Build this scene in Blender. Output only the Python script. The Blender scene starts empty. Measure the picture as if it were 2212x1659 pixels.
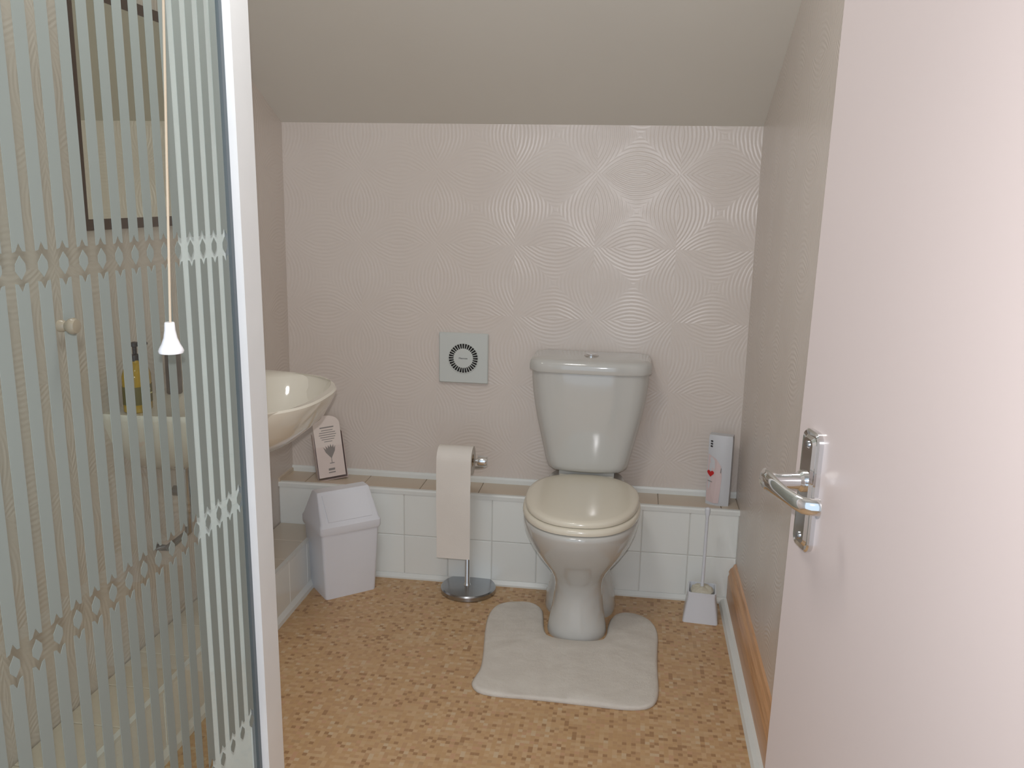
import bpy, bmesh, math, random
from mathutils import Vector, Matrix
random.seed(7)
C = bpy.context.scene.collection
S = bpy.context.scene
PI = math.pi

# ------------------------------------------------------------------ camera
CAM = (0.0, 0.0, 1.306)
F_PX, YAW, PIT, ROL = 1920.26, 0.1345, 0.2093, 0.0195
cy, sy, cp, sp, cr, sr = math.cos(YAW), math.sin(YAW), math.cos(PIT), math.sin(PIT), math.cos(ROL), math.sin(ROL)
R0 = Vector((cy, sy, 0)); FW = Vector((-sy * cp, cy * cp, -sp)); U0 = Vector((-sy * sp, cy * sp, cp))
RR = R0 * cr + U0 * sr; UU = U0 * cr - R0 * sr
cam_d = bpy.data.cameras.new('camera'); cam = bpy.data.objects.new('camera', cam_d); C.objects.link(cam)
M = Matrix(((RR.x, UU.x, -FW.x, CAM[0]), (RR.y, UU.y, -FW.y, CAM[1]), (RR.z, UU.z, -FW.z, CAM[2]), (0, 0, 0, 1)))
cam.matrix_world = M
cam_d.sensor_fit = 'HORIZONTAL'; cam_d.sensor_width = 36; cam_d.lens = F_PX / 2212 * 36
cam_d.clip_start = 0.01; cam_d.clip_end = 50
S.camera = cam

# ------------------------------------------------------------------ light
w = bpy.data.worlds.new('daylight_from_the_landing'); S.world = w; w.use_nodes = True
bg = w.node_tree.nodes['Background']
bg.inputs[0].default_value = (0.82, 1.0, 1.20, 1); bg.inputs[1].default_value = 1.15

def area(name, loc, aim, size, power, col):
    l = bpy.data.lights.new(name, 'AREA'); l.shape = 'DISK'; l.size = size; l.energy = power; l.color = col
    o = bpy.data.objects.new(name, l); C.objects.link(o); o.location = loc
    o.rotation_euler = (Vector(aim) - Vector(loc)).to_track_quat('-Z', 'Y').to_euler()
    return o
# the camera's own flash, just above the lens
flash = area('camera_flash', (0.0, -0.005, 1.366), (-0.38, 2.8, 0.70), 0.022, 12.0, (1.0, 0.98, 1.0))
# the bathroom's round ceiling lamp, above the frame
lamp = area('ceiling_lamp_light', (-0.45, 1.27, 2.17), (-0.38, 1.55, 0.0), 0.36, 7.2, (1.0, 1.0, 0.98))

S.view_settings.view_transform = 'Standard'; S.view_settings.look = 'None'
S.view_settings.gamma = 1.0; S.view_settings.exposure = 0.0
S.view_settings.use_curve_mapping = False

# ------------------------------------------------------------------ materials
def srgb(r, g, b):
    f = lambda c: (c / 255 / 12.92) if c / 255 <= 0.04045 else ((c / 255 + 0.055) / 1.055) ** 2.4
    return (f(r), f(g), f(b), 1)

class NT:
    def __init__(s, name):
        s.m = bpy.data.materials.new(name); s.m.use_nodes = True
        s.t = s.m.node_tree; s.p = s.t.nodes['Principled BSDF']; s.out = s.t.nodes['Material Output']
    def n(s, typ, **kw):
        nd = s.t.nodes.new(typ)
        for k, v in kw.items(): setattr(nd, k, v)
        return nd
    def l(s, a, b): s.t.links.new(a, b)
    def math(s, op, a, b=None, c=None):
        nd = s.n('ShaderNodeMath', operation=op)
        for i, v in enumerate((a, b, c)):
            if v is None: continue
            if isinstance(v, (int, float)): nd.inputs[i].default_value = v
            else: s.l(v, nd.inputs[i])
        return nd.outputs[0]
    def coords(s, scale=(1, 1, 1), loc=(0, 0, 0)):
        tc = s.n('ShaderNodeTexCoord'); mp = s.n('ShaderNodeMapping')
        mp.inputs['Scale'].default_value = scale; mp.inputs['Location'].default_value = loc
        s.l(tc.outputs['Object'], mp.inputs['Vector']); return mp.outputs[0]
    def noise(s, vec, scale, detail=2, rough=.5):
        nd = s.n('ShaderNodeTexNoise'); nd.inputs['Scale'].default_value = scale
        nd.inputs['Detail'].default_value = detail; nd.inputs['Roughness'].default_value = rough
        if vec is not None: s.l(vec, nd.inputs['Vector'])
        return nd.outputs[0]
    def ramp(s, fac, stops, interp='LINEAR'):
        nd = s.n('ShaderNodeValToRGB'); cr_ = nd.color_ramp; cr_.interpolation = interp
        while len(cr_.elements) < len(stops): cr_.elements.new(0.5)
        for e, (p, c) in zip(cr_.elements, stops): e.position = p; e.color = c
        s.l(fac, nd.inputs[0]); return nd.outputs[0]
    def mix(s, fac, a, b):
        nd = s.n('ShaderNodeMix', data_type='RGBA')
        if isinstance(fac, (int, float)): nd.inputs[0].default_value = fac
        else: s.l(fac, nd.inputs[0])
        for i, v in ((6, a), (7, b)):
            if isinstance(v, tuple): nd.inputs[i].default_value = v
            else: s.l(v, nd.inputs[i])
        return nd.outputs[2]
    def bump(s, h, strength=.3, dist=.001):
        nd = s.n('ShaderNodeBump'); nd.inputs['Strength'].default_value = strength
        nd.inputs['Distance'].default_value = dist; s.l(h, nd.inputs['Height'])
        s.l(nd.outputs[0], s.p.inputs['Normal']); return nd
    def set(s, col=None, rough=None, metal=None, spec=None, coat=None):
        if col is not None:
            if isinstance(col, tuple): s.p.inputs['Base Color'].default_value = col
            else: s.l(col, s.p.inputs['Base Color'])
        if rough is not None: s.p.inputs['Roughness'].default_value = rough
        if metal is not None: s.p.inputs['Metallic'].default_value = metal
        if spec is not None: s.p.inputs['Specular IOR Level'].default_value = spec
        if coat is not None:
            s.p.inputs['Coat Weight'].default_value = coat; s.p.inputs['Coat Roughness'].default_value = .05
        return s

def plain(name, col, rough=.4, metal=0, spec=.5, var=.04, vs=12, coat=None, bump=None):
    t = NT(name); v = t.coords(); nz = t.noise(v, vs)
    d = tuple(c * (1 - var * 2) for c in col[:3]) + (1,)
    t.set(t.mix(nz, col, d), rough, metal, spec, coat)
    if bump: t.bump(t.noise(v, bump[0]), bump[1], bump[2])
    return t.m

def wallpaper(name, ax):
    """blush embossed paper: diamond bursts of fine lines, alternately upright and level, on a centred lattice"""
    t = NT(name); tc = t.n('ShaderNodeTexCoord'); sx = t.n('ShaderNodeSeparateXYZ'); t.l(tc.outputs['Object'], sx.inputs[0])
    a = sx.outputs[ax]; z = sx.outputs[2]
    PX, PZ = 0.262, 0.236
    wob = t.math('MULTIPLY', t.math('SUBTRACT', t.noise(tc.outputs['Object'], 30, 2), .5), .006)
    a = t.math('ADD', a, wob); z = t.math('ADD', z, wob)
    def cell(off_a, off_z):
        u = t.math('PINGPONG', t.math('ADD', a, off_a), PX / 2)
        v = t.math('PINGPONG', t.math('ADD', z, off_z), PZ / 2)
        return u, v
    # A centres
    OA, OZ = 0.135 + 5 * PX, 5 * PZ - 1.262
    ua, va = cell(OA, OZ); ub, vb = cell(OA + PX / 2, OZ + PZ / 2)
    da = t.math('ADD', t.math('DIVIDE', ua, PX / 2), t.math('DIVIDE', va, PZ / 2))
    isA = t.math('LESS_THAN', da, 1.0)
    fA = t.math('ADD', ua, t.math('MULTIPLY', t.math('MULTIPLY', va, va), 4.2))
    fB = t.math('ADD', vb, t.math('MULTIPLY', t.math('MULTIPLY', ub, ub), 4.2))
    F = t.math('ADD', t.math('MULTIPLY', fA, isA), t.math('MULTIPLY', fB, t.math('SUBTRACT', 1.0, isA)))
    h = t.math('SINE', t.math('MULTIPLY', F, 2 * PI / 0.0125))
    edge = t.math('MULTIPLY', t.math('ABSOLUTE', t.math('SUBTRACT', da, 1.0)), 3.2)
    env = t.math('ADD', t.math('MULTIPLY', t.math('MINIMUM', edge, 1.0), .65), .35)
    h = t.math('MULTIPLY', h, env)
    fine = t.noise(tc.outputs['Object'], 420, 3, .7)
    h2 = t.math('ADD', h, t.math('MULTIPLY', fine, .5))
    base = t.mix(t.noise(tc.outputs['Object'], 3.2, 3), srgb(219, 210, 202), srgb(209, 198, 189))
    col = t.mix(t.math('MULTIPLY', t.math('ADD', h, 1.0), .03), base, srgb(227, 219, 213))
    t.set(col, .27, 0, .36)
    t.bump(h2, .26, .0011)
    return t.m

def tile_mat(name, c1, c2, rough=.12):
    t = NT(name); oi = t.n('ShaderNodeObjectInfo')
    t.set(t.mix(oi.outputs['Random'], c1, c2), rough, 0, .5)
    t.bump(t.noise(t.coords(), 14, 2), .12, .002)
    return t.m

def floor_mat():
    t = NT('mosaic_print_vinyl'); tc = t.n('ShaderNodeTexCoord')
    sc = t.n('ShaderNodeVectorMath', operation='SCALE'); sc.inputs['Scale'].default_value = 1 / 0.0112
    t.l(tc.outputs['Object'], sc.inputs[0])
    fl = t.n('ShaderNodeVectorMath', operation='FLOOR'); t.l(sc.outputs[0], fl.inputs[0])
    fr = t.n('ShaderNodeVectorMath', operation='FRACTION'); t.l(sc.outputs[0], fr.inputs[0])
    # keep z out of the cell id
    mz = t.n('ShaderNodeVectorMath', operation='MULTIPLY'); mz.inputs[1].default_value = (1, 1, 0); t.l(fl.outputs[0], mz.inputs[0])
    wn = t.n('ShaderNodeTexWhiteNoise'); t.l(mz.outputs[0], wn.inputs['Vector'])
    cells = t.ramp(wn.outputs['Value'], [(0, srgb(160, 124, 86)), (.09, srgb(188, 152, 112)), (.30, srgb(197, 162, 119)),
                   (.55, srgb(192, 156, 112)), (.74, srgb(203, 171, 131)), (.90, srgb(198, 157, 122)), (.95, srgb(206, 183, 149))], 'CONSTANT')
    # long pale slips two or three squares wide
    s2 = t.n('ShaderNodeVectorMath', operation='MULTIPLY'); s2.inputs[1].default_value = (1 / 0.0336, 1 / 0.0112, 0); t.l(tc.outputs['Object'], s2.inputs[0])
    f2 = t.n('ShaderNodeVectorMath', operation='FLOOR'); t.l(s2.outputs[0], f2.inputs[0])
    w2 = t.n('ShaderNodeTexWhiteNoise'); t.l(f2.outputs[0], w2.inputs['Vector'])
    cells = t.mix(t.math('MULTIPLY', t.math('GREATER_THAN', w2.outputs['Value'], .9), .45), cells, srgb(202, 174, 134))
    sx = t.n('ShaderNodeSeparateXYZ'); t.l(fr.outputs[0], sx.inputs[0])
    gx = t.math('ABSOLUTE', t.math('SUBTRACT', sx.outputs[0], .5)); gy = t.math('ABSOLUTE', t.math('SUBTRACT', sx.outputs[1], .5))
    g = t.math('GREATER_THAN', t.math('MAXIMUM', gx, gy), .46)
    c = t.mix(t.math('MULTIPLY', g, .30), cells, srgb(198, 168, 132))
    c = t.mix(t.math('MULTIPLY', t.noise(tc.outputs['Object'], 5, 3), .30), c, srgb(186, 142, 108))
    t.set(c, .42, 0, .4)
    t.bump(g, .15, .0004)
    return t.m

def glass_mat(name, tint=(.925, .950, .925, 1), fres=1.0):
    t = NT(name); t.t.nodes.remove(t.p)
    tr = t.n('ShaderNodeBsdfTransparent'); tr.inputs[0].default_value = tint
    gl = t.n('ShaderNodeBsdfGlossy'); gl.inputs['Roughness'].default_value = .0; gl.inputs['Color'].default_value = (1, 1, 1, 1)
    fn = t.n('ShaderNodeFresnel'); fn.inputs['IOR'].default_value = 1.5
    mx = t.n('ShaderNodeMixShader'); gm = t.n('ShaderNodeNewGeometry'); front = t.math('SUBTRACT', 1.0, gm.outputs['Backfacing'])
    t.l(t.math('MULTIPLY', t.math('MULTIPLY', fn.outputs[0], fres), front), mx.inputs[0])
    t.l(tr.outputs[0], mx.inputs[1]); t.l(gl.outputs[0], mx.inputs[2]); t.l(mx.outputs[0], t.out.inputs[0])
    return t.m

def frosted_mat():
    t = NT('acid_frosted_glass'); t.set(srgb(158, 167, 163), .5, 0, .4)
    tr = t.n('ShaderNodeBsdfTransparent'); tr.inputs[0].default_value = (.86, .92, .9, 1)
    tl = t.n('ShaderNodeBsdfTranslucent'); tl.inputs[0].default_value = srgb(150, 160, 156)
    m1 = t.n('ShaderNodeMixShader'); m1.inputs[0].default_value = .18
    t.l(t.p.outputs[0], m1.inputs[1]); t.l(tl.outputs[0], m1.inputs[2])
    m2 = t.n('ShaderNodeMixShader'); m2.inputs[0].default_value = .08
    t.l(m1.outputs[0], m2.inputs[1]); t.l(tr.outputs[0], m2.inputs[2]); t.l(m2.outputs[0], t.out.inputs[0])
    return t.m

def wood_mat():
    t = NT('varnished_pine'); v = t.coords((14, .9, 14))
    n1 = t.noise(v, 4.5, 4, .6)
    c = t.ramp(n1, [(.25, srgb(170, 120, 78)), (.5, srgb(204, 156, 112)), (.75, srgb(186, 138, 96))])
    t.set(c, .32, 0, .5); return t.m

def towel_mat():
    t = NT('white_towelling'); v = t.coords()
    n1 = t.noise(v, 520, 3, .7); n2 = t.noise(v, 22, 3)
    t.set(t.mix(n2, srgb(232, 226, 216), srgb(214, 206, 196)), .95, 0, .1)
    t.bump(t.math('ADD', t.math('MULTIPLY', n1, .6), t.math('MULTIPLY', n2, 1.2)), .8, .004)
    return t.m

M_wall_b = wallpaper('embossed_paper_back', 0)
M_wall_s = wallpaper('embossed_paper_side', 1)
M_ceil = plain('ceiling_emulsion', srgb(224, 220, 211), .75, spec=.2, var=.02, vs=4, bump=(160, .15, .0006))
M_floor = floor_mat()
M_tile = tile_mat('white_glazed_tile', srgb(234, 237, 233), srgb(227, 229, 225))
M_tile_top = tile_mat('beige_ledge_tile', srgb(206, 190, 170), srgb(200, 184, 164), .25)
M_tile_box = tile_mat('pale_beige_tile', srgb(216, 206, 190), srgb(210, 200, 184), .2)
M_grout = plain('tile_grout', srgb(212, 210, 204), .9, spec=.1)
M_trim = plain('white_plastic_trim', srgb(226, 228, 224), .3)
M_pine = wood_mat()
M_door = plain('door_gloss_paint', srgb(190, 178, 174), .28, spec=.5, var=.015, vs=5, bump=(60, .04, .0006))
M_chrome = plain('chrome', srgb(225, 225, 225), .07, 1, var=.02)
M_chrome_dull = plain('dull_chrome', srgb(180, 182, 186), .22, 1, var=.05, vs=30)
M_steel_dark = plain('dark_seal', srgb(92, 102, 108), .4)
M_ceramic = plain('cream_vitreous_china', srgb(199, 198, 193), .09, spec=.6, var=.01, coat=.4)
M_seat = plain('ivory_seat_plastic', srgb(226, 219, 202), .14, spec=.5, var=.01)
M_basin = plain('ivory_basin_china', srgb(224, 218, 204), .1, spec=.6, var=.01, coat=.4)
M_white = plain('white_enamel', srgb(222, 225, 231), .25)
M_whitep = plain('white_bin_plastic', srgb(230, 232, 238), .34, var=.02)
M_board = plain('bright_white_board', srgb(246, 248, 250), .35)
M_fan = plain('fan_grey_plastic', srgb(203, 207, 203), .35, var=.01)
M_dark = plain('dark_void', srgb(28, 26, 25), .8)
M_ink = plain('grey_ink', srgb(150, 146, 142), .8)
M_black = plain('black_ink', srgb(40, 36, 38), .7)
M_red = plain('red_print', srgb(200, 40, 40), .5)
M_pinkp = plain('pale_pink_print', srgb(216, 196, 194), .5)
M_packet = plain('white_card', srgb(206, 207, 210), .5)
M_paper = plain('toilet_tissue', srgb(228, 222, 214), .95, spec=.1, bump=(260, .3, .0008))
M_core = plain('cardboard_core', srgb(190, 164, 132), .9)
M_towel = towel_mat()
M_leaflet = plain('blush_leaflet_card', srgb(234, 222, 214), .6)
M_acrylic = glass_mat('leaflet_acrylic', (.99, .98, .98, 1), .5)
M_glass = glass_mat('shower_glass')
M_frost = frosted_mat()
M_mframe = plain('dark_brown_frame', srgb(74, 52, 42), .4)
M_mirror = plain('mirror_silvering', srgb(226, 226, 214), .02, 1, var=.0)
M_soap = plain('amber_soap', srgb(186, 150, 34), .12, var=.1, vs=40)
M_cap = plain('black_pump_plastic', srgb(34, 32, 34), .3)
M_label = plain('olive_label', srgb(104, 96, 44), .5)
M_labelw = plain('label_lettering', srgb(214, 206, 150), .5)
M_greyb = plain('grey_bottle_plastic', srgb(122, 112, 108), .35)
M_cord = plain('cotton_cord', srgb(206, 190, 166), .9, bump=(900, .5, .0005))
M_bell = plain('white_bell_plastic', srgb(246, 247, 252), .25)
M_bristle = plain('cream_bristle', srgb(206, 200, 182), .9)

# ------------------------------------------------------------------ mesh helpers
def newbm(): return bmesh.new()
def link(name, bm, mat, parent=None, smooth=False, bevel=0, seg=2, angle=.6):
    me = bpy.data.meshes.new(name)
    if bevel: bmesh.ops.bevel(bm, geom=[e for e in bm.edges if len(e.link_faces) == 2 and e.calc_face_angle(0) > angle], offset=bevel, segments=seg, profile=.5, affect='EDGES')
    bmesh.ops.recalc_face_normals(bm, faces=bm.faces)
    bm.to_mesh(me); bm.free()
    me.materials.append(mat)
    if smooth:
        for p in me.polygons: p.use_smooth = True
        try: me.set_sharp_from_angle(angle=math.radians(smooth if smooth is not True else 40))
        except Exception: pass
    o = bpy.data.objects.new(name, me); C.objects.link(o)
    if parent is not None: o.parent = parent
    return o
def box(bm, x0, x1, y0, y1, z0, z1, mtx=None):
    vs = [bm.verts.new((x, y, z)) for z in (z0, z1) for y in (y0, y1) for x in (x0, x1)]
    for f in ((0, 1, 3, 2), (4, 6, 7, 5), (0, 4, 5, 1), (2, 3, 7, 6), (0, 2, 6, 4), (1, 5, 7, 3)):
        bm.faces.new([vs[i] for i in f])
    if mtx: bmesh.ops.transform(bm, matrix=mtx, verts=vs)
    return vs
def prism(bm, pts, d0, d1, axis='y'):
    """polygon pts (a,b) extruded; axis names the extrusion axis"""
    def P(a, b, d): return {'y': (a, d, b), 'x': (d, a, b), 'z': (a, b, d)}[axis]
    A = [bm.verts.new(P(a, b, d0)) for a, b in pts]; B = [bm.verts.new(P(a, b, d1)) for a, b in pts]
    bm.faces.new(A); bm.faces.new(B[::-1]); n = len(pts)
    for i in range(n): bm.faces.new((A[i], B[i], B[(i + 1) % n], A[(i + 1) % n]))
    return A + B
def loft(bm, rings, cap0=True, cap1=True, closed=True):
    V = [[bm.verts.new(p) for p in r] for r in rings]; n = len(rings[0])
    for a, b in zip(V, V[1:]):
        for i in range(n if closed else n - 1):
            bm.faces.new((a[i], a[(i + 1) % n], b[(i + 1) % n], b[i]))
    if cap0: bm.faces.new(V[0][::-1])
    if cap1: bm.faces.new(V[-1])
    return V
def circ(c, r, z=0, n=32, ax='z'):
    out = []
    for k in range(n):
        a = 2 * PI * k / n; p, q = r * math.cos(a), r * math.sin(a)
        out.append({'z': (c[0] + p, c[1] + q, z), 'x': (z, c[0] + p, c[1] + q), 'y': (c[0] + p, z, c[1] + q)}[ax])
    return out
def lathe(bm, c, prof, n=32, ax='z', cap0=True, cap1=True):
    return loft(bm, [circ(c, max(r, 1e-4), z, n, ax) for r, z in prof], cap0, cap1)
def tube(bm, pts, r, n=12):
    pts = [Vector(p) for p in pts]; rings = []
    up = Vector((0.13, 0.21, .97))
    for i, p in enumerate(pts):
        t = (pts[min(i + 1, len(pts) - 1)] - pts[max(i - 1, 0)]).normalized()
        if abs(t.dot(up)) > .95: up = Vector((1, .1, 0))
        a = t.cross(up).normalized(); b = t.cross(a).normalized(); up = b if False else up
        rr = r[i] if isinstance(r, (list, tuple)) else r
        rings.append([p + a * (rr * math.cos(2 * PI * k / n)) + b * (rr * math.sin(2 * PI * k / n)) for k in range(n)])
    loft(bm, rings)
def superell(cx, cyy, a, b, z, ex=2.4, n=48, shift=None):
    out = []
    for k in range(n):
        t = 2 * PI * k / n; c, s = math.cos(t), math.sin(t)
        out.append((cx + a * math.copysign(abs(c) ** (2 / ex), c), cyy + b * math.copysign(abs(s) ** (2 / ex), s), z))
    return out
def thing(name, label, cat, loc=(0, 0, 0), rz=0, group=None):
    o = bpy.data.objects.new(name, None); C.objects.link(o); o.empty_display_size = .05
    o.location = loc; o.rotation_euler = (0, 0, rz); o['label'] = label; o['category'] = cat
    if group: o['group'] = group
    return o
def struct(o, label, cat):
    o['kind'] = 'structure'; o['label'] = label; o['category'] = cat; return o

# ------------------------------------------------------------------ room
XL, XR, YB, YL, ZK, HL, TAN = -1.188, 0.3726, 2.936, 2.803, 1.5286, 0.3208, 0.4754
Y0, ZC, TH = -0.55, 2.25, 0.08
YC = YB - (ZC - ZK) / TAN
bm = newbm(); box(bm, XL - TH, XR + TH, Y0, YB + TH, -TH, 0)
struct(link('floor', bm, M_floor), 'tan vinyl floor printed with tiny mosaic squares', 'floor')
bm = newbm(); box(bm, XL - TH, XR + TH, YB, YB + TH, 0, ZK + .02)
wall_back = struct(link('wall_back', bm, M_wall_b), 'blush wall in embossed paper behind the toilet', 'wall')
def side(x0, x1):
    b = newbm(); prism(b, [(Y0, 0), (YB, 0), (YB, ZK), (YC, ZC), (Y0, ZC)], x0, x1, 'x'); return b
wall_left = struct(link('wall_left', side(XL - TH, XL), M_wall_s), 'blush papered wall behind the basin and mirror', 'wall')
wall_right = struct(link('wall_right', side(XR, XR + TH), M_wall_s), 'blush papered wall behind the open door', 'wall')
bm = newbm()
prism(bm, [(YB + TH, ZK - TH * TAN), (YC, ZC), (Y0, ZC), (Y0, ZC + .07), (YC + .03, ZC + .07), (YB + TH, ZK - TH * TAN + .08)], XL - TH, XR + TH, 'x')
struct(link('ceiling', bm, M_ceil), 'plain ceiling sloping down to the back wall', 'ceiling')

# tiled ledge on the back wall: grout core, single tiles proud of it
bm = newbm(); box(bm, XL, XR, YL + .0025, YB, 0, HL - .006)
ledge = link('tiled_ledge', bm, M_grout, wall_back)
def tile_mesh(wd, ht, th=.007):
    b = newbm(); box(b, -wd / 2, wd / 2, -th / 2, th / 2, -ht / 2, ht / 2)
    bmesh.ops.bevel(b, geom=[e for e in b.edges], offset=.0016, segments=1, affect='EDGES')
    me = bpy.data.meshes.new('tile'); bmesh.ops.recalc_face_normals(b, faces=b.faces); b.to_mesh(me); b.free(); return me
_tm = {}
def tile(wd, ht, mat, parent, loc, rot=(0, 0, 0), name='tile'):
    k = (round(wd, 4), round(ht, 4), mat.name)
    if k not in _tm:
        _tm[k] = tile_mesh(wd, ht); _tm[k].materials.append(mat)
    o = bpy.data.objects.new(name, _tm[k]); C.objects.link(o); o.parent = parent; o.location = loc; o.rotation_euler = rot
    return o
G = .0025
joints = [XL, -1.048, -.8955, -.743, -.590, -.438, -.285, -.0905, .062, .216, XR]
for a, b in zip(joints, joints[1:]):
    for z0, z1 in ((.016, .157), (.157, .307)):
        tile(b - a - G, z1 - z0 - G, M_tile, ledge, ((a + b) / 2, YL + .0035 + random.uniform(-.0003, .0003), (z0 + z1) / 2), (0, 0, 0))
tj = [XL, -1.10, -.8955, -.693, -.490, -.288, -.0905, .112, .315, XR]
for a, b in zip(tj, tj[1:]):
    tile(b - a - G * .6, YB - YL - .014 - G, M_tile_top, ledge, ((a + b) / 2, (YL + YB) / 2 + .006, HL - .0035), (PI / 2, 0, 0))
bm = newbm(); prism(bm, [(YL - .003, HL - .016), (YL + .008, HL - .016), (YL + .013, HL - .003), (YL + .013, HL + .001), (YL + .001, HL + .001), (YL - .003, HL - .004)], XL, XR, 'x')
o = link('edge_trim', bm, M_trim, ledge); o['label'] = 'white plastic trim along the ledge edge'
bm = newbm(); prism(bm, [(YL - .010, 0), (YL + .006, 0), (YL + .006, .018), (YL - .001, .018), (YL - .010, .006)], XL, XR, 'x')
link('floor_bead', bm, M_trim, ledge)
bm = newbm(); prism(bm, [(YB - .008, HL), (YB, HL), (YB, HL + .021), (YB - .004, HL + .021), (YB - .007, HL + .014)], XL, XR, 'x')
trim1 = link('trim_1', bm, M_trim); struct(trim1, 'white strip where the tiled ledge meets the back wall', 'trim')
bm = newbm(); prism(bm, [(XL, HL), (XL + .006, HL), (XL + .005, HL + .012), (XL, HL + .014)], YL, YB - .008, 'y')
struct(link('trim_2', bm, M_tile_top), 'short beige strip where the ledge meets the basin wall', 'trim')

# low tiled boxing along the left wall
XB = -1.0344; HB = .172
BY0 = .90
bm = newbm(); box(bm, XL, XB - .006, BY0, YL, 0, HB - .006)
boxing = struct(link('wall_boxing', bm, M_grout), 'low tiled pipe boxing along the foot of the basin wall', 'boxing')
yj = [BY0, .9735, 1.126, 1.2785, 1.431, 1.5835, 1.736, 1.8885, 2.041, 2.1935, 2.346, 2.4985, 2.651, YL]
for a, b in zip(yj, yj[1:]):
    tile(b - a - G, HB - .02 - G, M_tile, boxing, (XB - .0035, (a + b) / 2, (HB + .010) / 2), (0, 0, PI / 2))
    tile(b - a - G, XB - XL - .006, M_tile_box, boxing, ((XB + XL) / 2, (a + b) / 2, HB - .0035), (PI / 2, 0, PI / 2))
bm = newbm(); prism(bm, [(XB - .004, 0), (XB + .012, 0), (XB + .010, .012), (XB, .026), (XB - .004, .026)], BY0, YL - .01, 'y')
link('floor_bead', bm, M_trim, boxing)
bm = newbm(); box(bm, XB - .012, XB + .001, BY0, YL, HB - .006, HB + .001)
link('edge_trim', bm, M_trim, boxing)

# pine skirting on the right, white bead at its foot
bm = newbm(); prism(bm, [(XR, .0), (.349, .0), (.349, .094), (.3525, .104), (.3505, .112), (.355, .122), (.362, .128), (.366, .138), (XR, .140)], .15, YL - .004, 'y')
bb = struct(link('baseboard_right', bm, M_pine), 'pine skirting board with moulded top', 'skirting board')
bm = newbm(); prism(bm, [(.3245, 0), (.350, 0), (.350, .020), (.340, .018), (.330, .011)], .15, YL - .008, 'y')
o = link('floor_bead', bm, M_trim, bb); o['label'] = 'white bead along the floor'

# ------------------------------------------------------------------ door standing open at the right
th = math.atan(.224)
FE = Vector((.1965, 1.03, 0))                         # free edge
dd = Vector((math.sin(th), -math.cos(th), 0))         # towards the hinge
nn = Vector((-math.cos(th), -math.sin(th), 0))        # out of the face we see
DM = Matrix(((dd.x, -nn.x, 0, FE.x), (dd.y, -nn.y, 0, FE.y), (0, 0, 1, 0), (0, 0, 0, 1)))
lean = Matrix.Translation((0, 0, 1.0)) @ Matrix.Rotation(-math.radians(.85), 4, 'X') @ Matrix.Translation((0, 0, -1.0))
DM = DM @ lean                                        # local: x along leaf, y into leaf, z up
bm = newbm(); box(bm, 0, .70, 0, .036, .012, 1.98)
door = link('door_1', bm, M_door, bevel=.0025, seg=2); door.matrix_world = DM
struct(door, 'blush painted flush door standing open at the right', 'door')
HZ = .9995                                             # lever height
bm = newbm()
def rr(x0, x1, z0, z1, r, n=5):
    out = []
    for (cx_, cz_, a0) in ((x1 - r, z0 + r, -90), (x1 - r, z1 - r, 0), (x0 + r, z1 - r, 90), (x0 + r, z0 + r, 180)):
        for k in range(n + 1):
            a = math.radians(a0 + 90 * k / n); out.append((cx_ + r * math.cos(a), cz_ + r * math.sin(a)))
    return out
def ring(pts, y): return [(a, y, b) for a, b in pts]
PX0, PX1, PZ0, PZ1 = .024, .066, HZ - .079, HZ + .059
loft(bm, [ring(rr(PX0, PX1, PZ0, PZ1, .012), .0), ring(rr(PX0, PX1, PZ0, PZ1, .012), -.005), ring(rr(PX0 + .002, PX1 - .002, PZ0 + .002, PZ1 - .002, .010), -.007),
          ring(rr(PX0 + .006, PX1 - .006, PZ0 + .006, PZ1 - .006, .008), -.006), ring(rr(PX0 + .009, PX1 - .009, PZ0 + .009, PZ1 - .009, .007), -.009)])
handle = link('door_handle', bm, M_chrome, door, smooth=30); handle['label'] = 'chrome lever handle on a long plate'
bm = newbm()
lathe(bm, (.042, HZ), [(.0125, -.007), (.0125, -.012), (.0095, -.015), (.0090, -.040), (.0105, -.044), (.0105, -.053), (.008, -.055)], 24, 'y')
link('neck', bm, M_chrome, handle, smooth=35)
bm = newbm(); pth = []
for x, y, z, a, b in ((.0300, -.0485, HZ, .0062, .0112), (.0315, -.0485, HZ, .0068, .0118), (.050, -.0495, HZ, .0062, .0112), (.066, -.0480, HZ - .001, .0052, .0098), (.084, -.0445, HZ - .003, .0050, .0088), (.100, -.0405, HZ - .004, .0054, .0088), (.109, -.036, HZ - .005, .0062, .0092), (.1135, -.029, HZ - .005, .0070, .0096), (.1145, -.021, HZ - .005, .0078, .0096)):
    pth.append((x, y, z, a, b))
rings = []
for i, (x, y, z, a, b) in enumerate(pth):
    p0 = pth[max(i - 1, 0)]; p1 = pth[min(i + 1, len(pth) - 1)]
    t = Vector((p1[0] - p0[0], p1[1] - p0[1], 0)).normalized(); nrm = Vector((-t.y, t.x, 0))
    rings.append([Vector((x, y, z)) + nrm * (a * math.cos(2 * PI * k / 20)) + Vector((0, 0, 1)) * (b * math.sin(2 * PI * k / 20)) for k in range(20)])
loft(bm, rings); link('lever', bm, M_chrome, handle, smooth=50)
for z in (PZ0 + .016, PZ1 - .016):
    bm = newbm(); lathe(bm, (.045, z), [(.0045, -.009), (.0045, -.0102), (.003, -.0112)], 16, 'y'); link('screw', bm, M_chrome_dull, handle, smooth=30)
for z in (.25, 1.72):
    bm = newbm(); lathe(bm, (.703, 0.0), [(.006, z - .04), (.006, z + .04)], 12, 'z'); link('hinge', bm, M_chrome_dull, door, smooth=30)

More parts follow.
